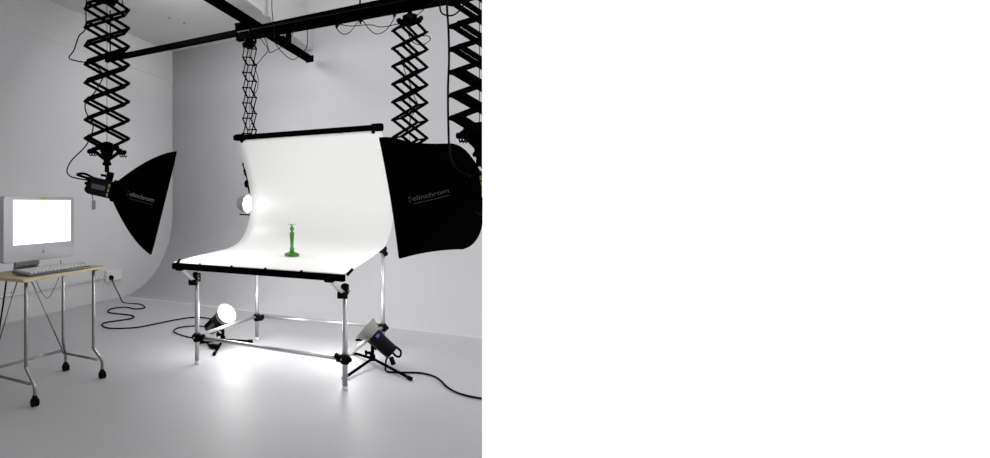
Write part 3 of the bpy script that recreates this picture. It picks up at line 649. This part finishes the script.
# ================================================================ COMPUTER DESK
D = thing('computer_desk', 'narrow wooden topped trolley desk with steel tube legs and castors', 'desk', (-2.9, 2.3, 0))
zt = .835
dk = V(-.085, .9964, 0).normalized(); dn = V(dk.y, -dk.x, 0); dfar = V(-2.712, 2.79, zt - .003); dc0 = dfar - dk * .365 - dn * .20
top = part('desk_top', 'wood', D, lambda bm: box(bm, dc0, (.40, .73, .020), (dn, dk, UP), .002))
part('edge_band', 'ply', top, lambda bm: [box(bm, dc0 + dn * .2025, (.006, .73, .019), (dn, dk, UP), .001), box(bm, dc0 + dk * .367, (.41, .006, .019), (dn, dk, UP), .001), box(bm, dc0 - dk * .367, (.41, .006, .019), (dn, dk, UP), .001)], 'pale plywood edge')
YF, YNr = 2.80, 2.215
def leg(x, y, tx, ty):
    pts = [V(tx, ty, zt - .014), V(tx, ty, .30), V(tx, ty, .24), V(x * .65 + tx * .35, y * .65 + ty * .35, .17), V(x, y, .12), V(x, y, .062)]
    l = part('leg', 'steel', D, lambda bm: tube(bm, smooth(pts, 5), .0115, 12))
    cst = part('castor', 'rubber', l, lambda bm: [lathe(bm, (x, y, .07), (0, 0, -1), [(0, .012), (.008, .016), (.02, .02), (.03, .02)], 14), lathe(bm, (x - .004, y - .024, .026), (.35, 1, 0), [(0, .020), (.003, .0255), (.018, .0255), (.021, .014), (.027, .014), (.030, .0255), (.045, .0255), (.048, .02)], 18)])
leg(-2.765, 2.235, -2.835, 2.225); leg(-2.768, 2.835, -2.785, 2.765); leg(-3.14, 2.825, -3.14, 2.80); leg(-3.24, 2.235, -3.19, 2.235)
for y in (YNr, YF):
    part('end_rail', 'steel', D, lambda bm: tube(bm, [(-3.14 if y > 2.5 else -3.22, y, .145), (-2.785, y, .145)], .009, 10))
    yy = y - (.035 if y > 2.5 else 0)
    part('top_rail', 'black', D, lambda bm: bar(bm, (-3.08, yy, zt - .02), (-2.75, yy, zt - .02), .02, .014))
    part('leg_cap', 'black', D, lambda bm: lathe(bm, (-2.785 if y > 2.5 else -2.835, y - (.035 if y > 2.5 else 0), zt - .014), (0, 0, -1), [(0, .02), (.012, .02), (.016, .014)], 14))
part('long_rail', 'steel', D, lambda bm: tube(bm, [(-3.21, YNr + .02, .17), (-3.14, YF, .17)], .005, 8))
part('long_rail', 'steel', D, lambda bm: tube(bm, [(-3.21, YNr + .02, .158), (-3.14, YF, .158)], .004, 8))
part('brace_wire', 'steel', D, lambda bm: tube(bm, [(-3.07, 2.42, zt - .015), (-3.14, YF - .01, .175)], .005, 8))
part('brace_wire', 'steel', D, lambda bm: tube(bm, [(-3.07, 2.36, zt - .015), (-3.21, 2.24, .175)], .005, 8))

cab('hanging_lead', 'grey lead dropping behind the near desk leg', 'cable', [(-2.95, 2.17, zt - .015), (-2.97, 2.15, .60), (-2.99, 2.12, .40), (-3.02, 2.06, .28), (-3.04, 2.0, .22), (-3.05, 1.93, .12), (-3.05, 1.85, .01)], .006)
cab('hanging_lead', 'thin pale lead looping below the far end of the desk', 'cable', [(-3.085, 2.50, .87), (-3.10, 2.50, .80), (-3.10, 2.56, .66), (-3.10, 2.62, .60), (-3.10, 2.68, .66), (-3.10, 2.74, .78), (-3.098, 2.74, .87)], .003).data.materials[0] = M['kbase']

# iMac-like computer
K = thing('desktop_computer', 'white all-in-one computer with a glowing screen on the desk', 'computer', (-2.99, 2.45, zt + .007))
xf = -2.965; y0, y1, z0, z1 = 2.157, 2.748, .905, 1.345
def body(bm):
    t_ = bmesh.new(); bmesh.ops.create_cube(t_, size=1)
    for v in t_.verts: v.co = V(xf - .027 + v.co.x * .054, (y0 + y1) / 2 + v.co.y * (y1 - y0), (z0 + z1) / 2 + v.co.z * (z1 - z0))
    ex = [e for e in t_.edges if abs(e.verts[0].co.x - e.verts[1].co.x) > .01]
    bmesh.ops.bevel(t_, geom=ex, offset=.022, segments=5, affect='EDGES', profile=.5)
    fr = [e for e in t_.edges if abs(e.verts[0].co.x - e.verts[1].co.x) < 1e-5]
    bmesh.ops.bevel(t_, geom=fr, offset=.004, segments=2, affect='EDGES', profile=.5)
    join(bm, t_)
part('body', 'imac', K, body)
part('rear_shell', 'imac_side', K, lambda bm: box(bm, (xf - .075, (y0 + y1) / 2, (z0 + z1) / 2), (.046, y1 - y0 - .03, z1 - z0 - .03), bev=.02))
part('screen', 'screen', K, lambda bm: box(bm, (xf + .0005, (2.228 + 2.714) / 2, (1.021 + 1.320) / 2), (.003, .486, .300)), 'glowing white screen')
part('screen_text', 'blue', K, lambda bm: box(bm, (xf + .0025, 2.262, 1.288), (.001, .065, .005)), 'blue line on the screen')
part('menu_bar', emis('screen_grey', (.80, .82, .88), 1.0), K, lambda bm: box(bm, (xf + .0022, (2.228 + 2.714) / 2, 1.316), (.001, .486, .008)))
part('sticker', 'yellow', K, lambda bm: box(bm, (xf + .001, 2.474, 1.334), (.002, .055, .014)), 'yellow sticker')
part('sticker_writing', 'black', K, lambda bm: [box(bm, (xf + .0022, 2.474 + d, 1.334), (.001, .006, .006)) for d in (-.018, -.008, .002, .016)])
def apple(bm):
    pts = []
    for k in range(28):
        a = 2 * math.pi * k / 28; r = .0125 * (1 - .18 * max(0, math.cos(a - math.pi / 2)) ** 8 - .10 * max(0, math.cos(a + math.pi / 2)) ** 8)
        x, y_ = r * math.cos(a), r * math.sin(a) * 1.05
        if math.hypot(x - .0145, y_ - .002) < .006: x = .0145 - math.sqrt(max(0, .006 ** 2 - (y_ - .002) ** 2))
        pts.append((x, y_))
    A = [bm.verts.new((xf + .0002, 2.47 + x, .963 + y_)) for x, y_ in pts]; B = [bm.verts.new((xf + .0015, 2.47 + x, .963 + y_)) for x, y_ in pts]
    bm.faces.new(B)
    for i in range(28): bm.faces.new((A[i], A[(i + 1) % 28], B[(i + 1) % 28], B[i]))
    lf = [(.000, .0145), (.002, .019), (.006, .021), (.0055, .0165), (.003, .0145)]
    A = [bm.verts.new((xf + .0002, 2.47 + x, .963 + y_)) for x, y_ in lf]; B = [bm.verts.new((xf + .0015, 2.47 + x, .963 + y_)) for x, y_ in lf]
    bm.faces.new(B)
    for i in range(5): bm.faces.new((A[i], A[(i + 1) % 5], B[(i + 1) % 5], B[i]))
part('emblem', 'logo', K, apple, 'grey apple emblem')
def stand(bm):
    yc = 2.42
    box(bm, (xf - .03, yc, zt + .011), (.20, .19, .008), bev=.002)
    bar(bm, (xf - .125, yc, zt + .012), (xf - .085, yc, z0 + .12), .19, .008, V(0, 1, 0).cross(UP))
    box(bm, (xf - .11, yc, .93), (.03, .19, .14), bev=.003)
part('stand', mat('stand_aluminium', (.33, .33, .34), .3, .8), K, stand)

# keyboard
kb = thing('keyboard', 'grey white keyboard in front of the computer', 'keyboard', (-2.80, 2.40, zt + .007))
kx, ky0, ky1, zk = -2.785, 2.145, 2.655, zt + .007
tilt = V(1, 0, -.06).normalized(); kn = V(.06, 0, 1).normalized()
part('base', 'kbase', kb, lambda bm: box(bm, V(kx, (ky0 + ky1) / 2, zk + .013), (.165, ky1 - ky0, .018), (tilt, V(0, 1, 0), kn), .006))
def keys(bm, n, a, b, rows, r0):
    for r in range(rows):
        for k in range(n):
            yk = a + (b - a) * (k + .5) / n + (.004 * (r % 3))
            box(bm, V(kx, 0, zk + .024) + tilt * (-.062 + .025 * (r + r0)) + V(0, yk, 0), (.021, (b - a) / n * .88, .009), (tilt, V(0, 1, 0), kn), .002)
# a hundred or so keys, each row block one part
nk = 0
for r in range(6):
    xs = [(ky0 + .015 + (ky1 - ky0 - .03) * (k + .5) / 16) for k in range(16)]
    for k, yk in enumerate(xs):
        if nk >= 96: break
        part('key', 'keys', kb, lambda bm: box(bm, V(kx, 0, zk + .0255) + tilt * (-.062 + .025 * r) + V(0, yk, 0), (.018, .021, .009), (tilt, V(0, 1, 0), kn), .002)); nk += 1
ms = thing('computer_mouse', 'white mouse lying beyond the far end of the keyboard', 'mouse', (-2.86, 2.71, zt + .007))
def mo(bm):
    t_ = bmesh.new(); bmesh.ops.create_uvsphere(t_, u_segments=20, v_segments=12, radius=1)
    for v in t_.verts: v.co = V(-2.86 + v.co.x * .032, 2.71 + v.co.y * .052, zt + .009 + max(v.co.z, 0) * .026)
    for f in t_.faces: f.smooth = True
    join(bm, t_)
part('shell', 'imac', ms, mo)
part('base_ring', 'kbase', ms, lambda bm: lathe(bm, (-2.86, 2.71, zt + .0072), (0, 0, 1), [(0, .03), (.003, .032)], 20))
part('lead', 'imac', ms, lambda bm: cable(bm, [(-2.87, 2.66, zt + .014), (-2.90, 2.63, zt + .012), (-2.93, 2.60, zt + .012), (-3.0, 2.60, zt + .012)], .002))
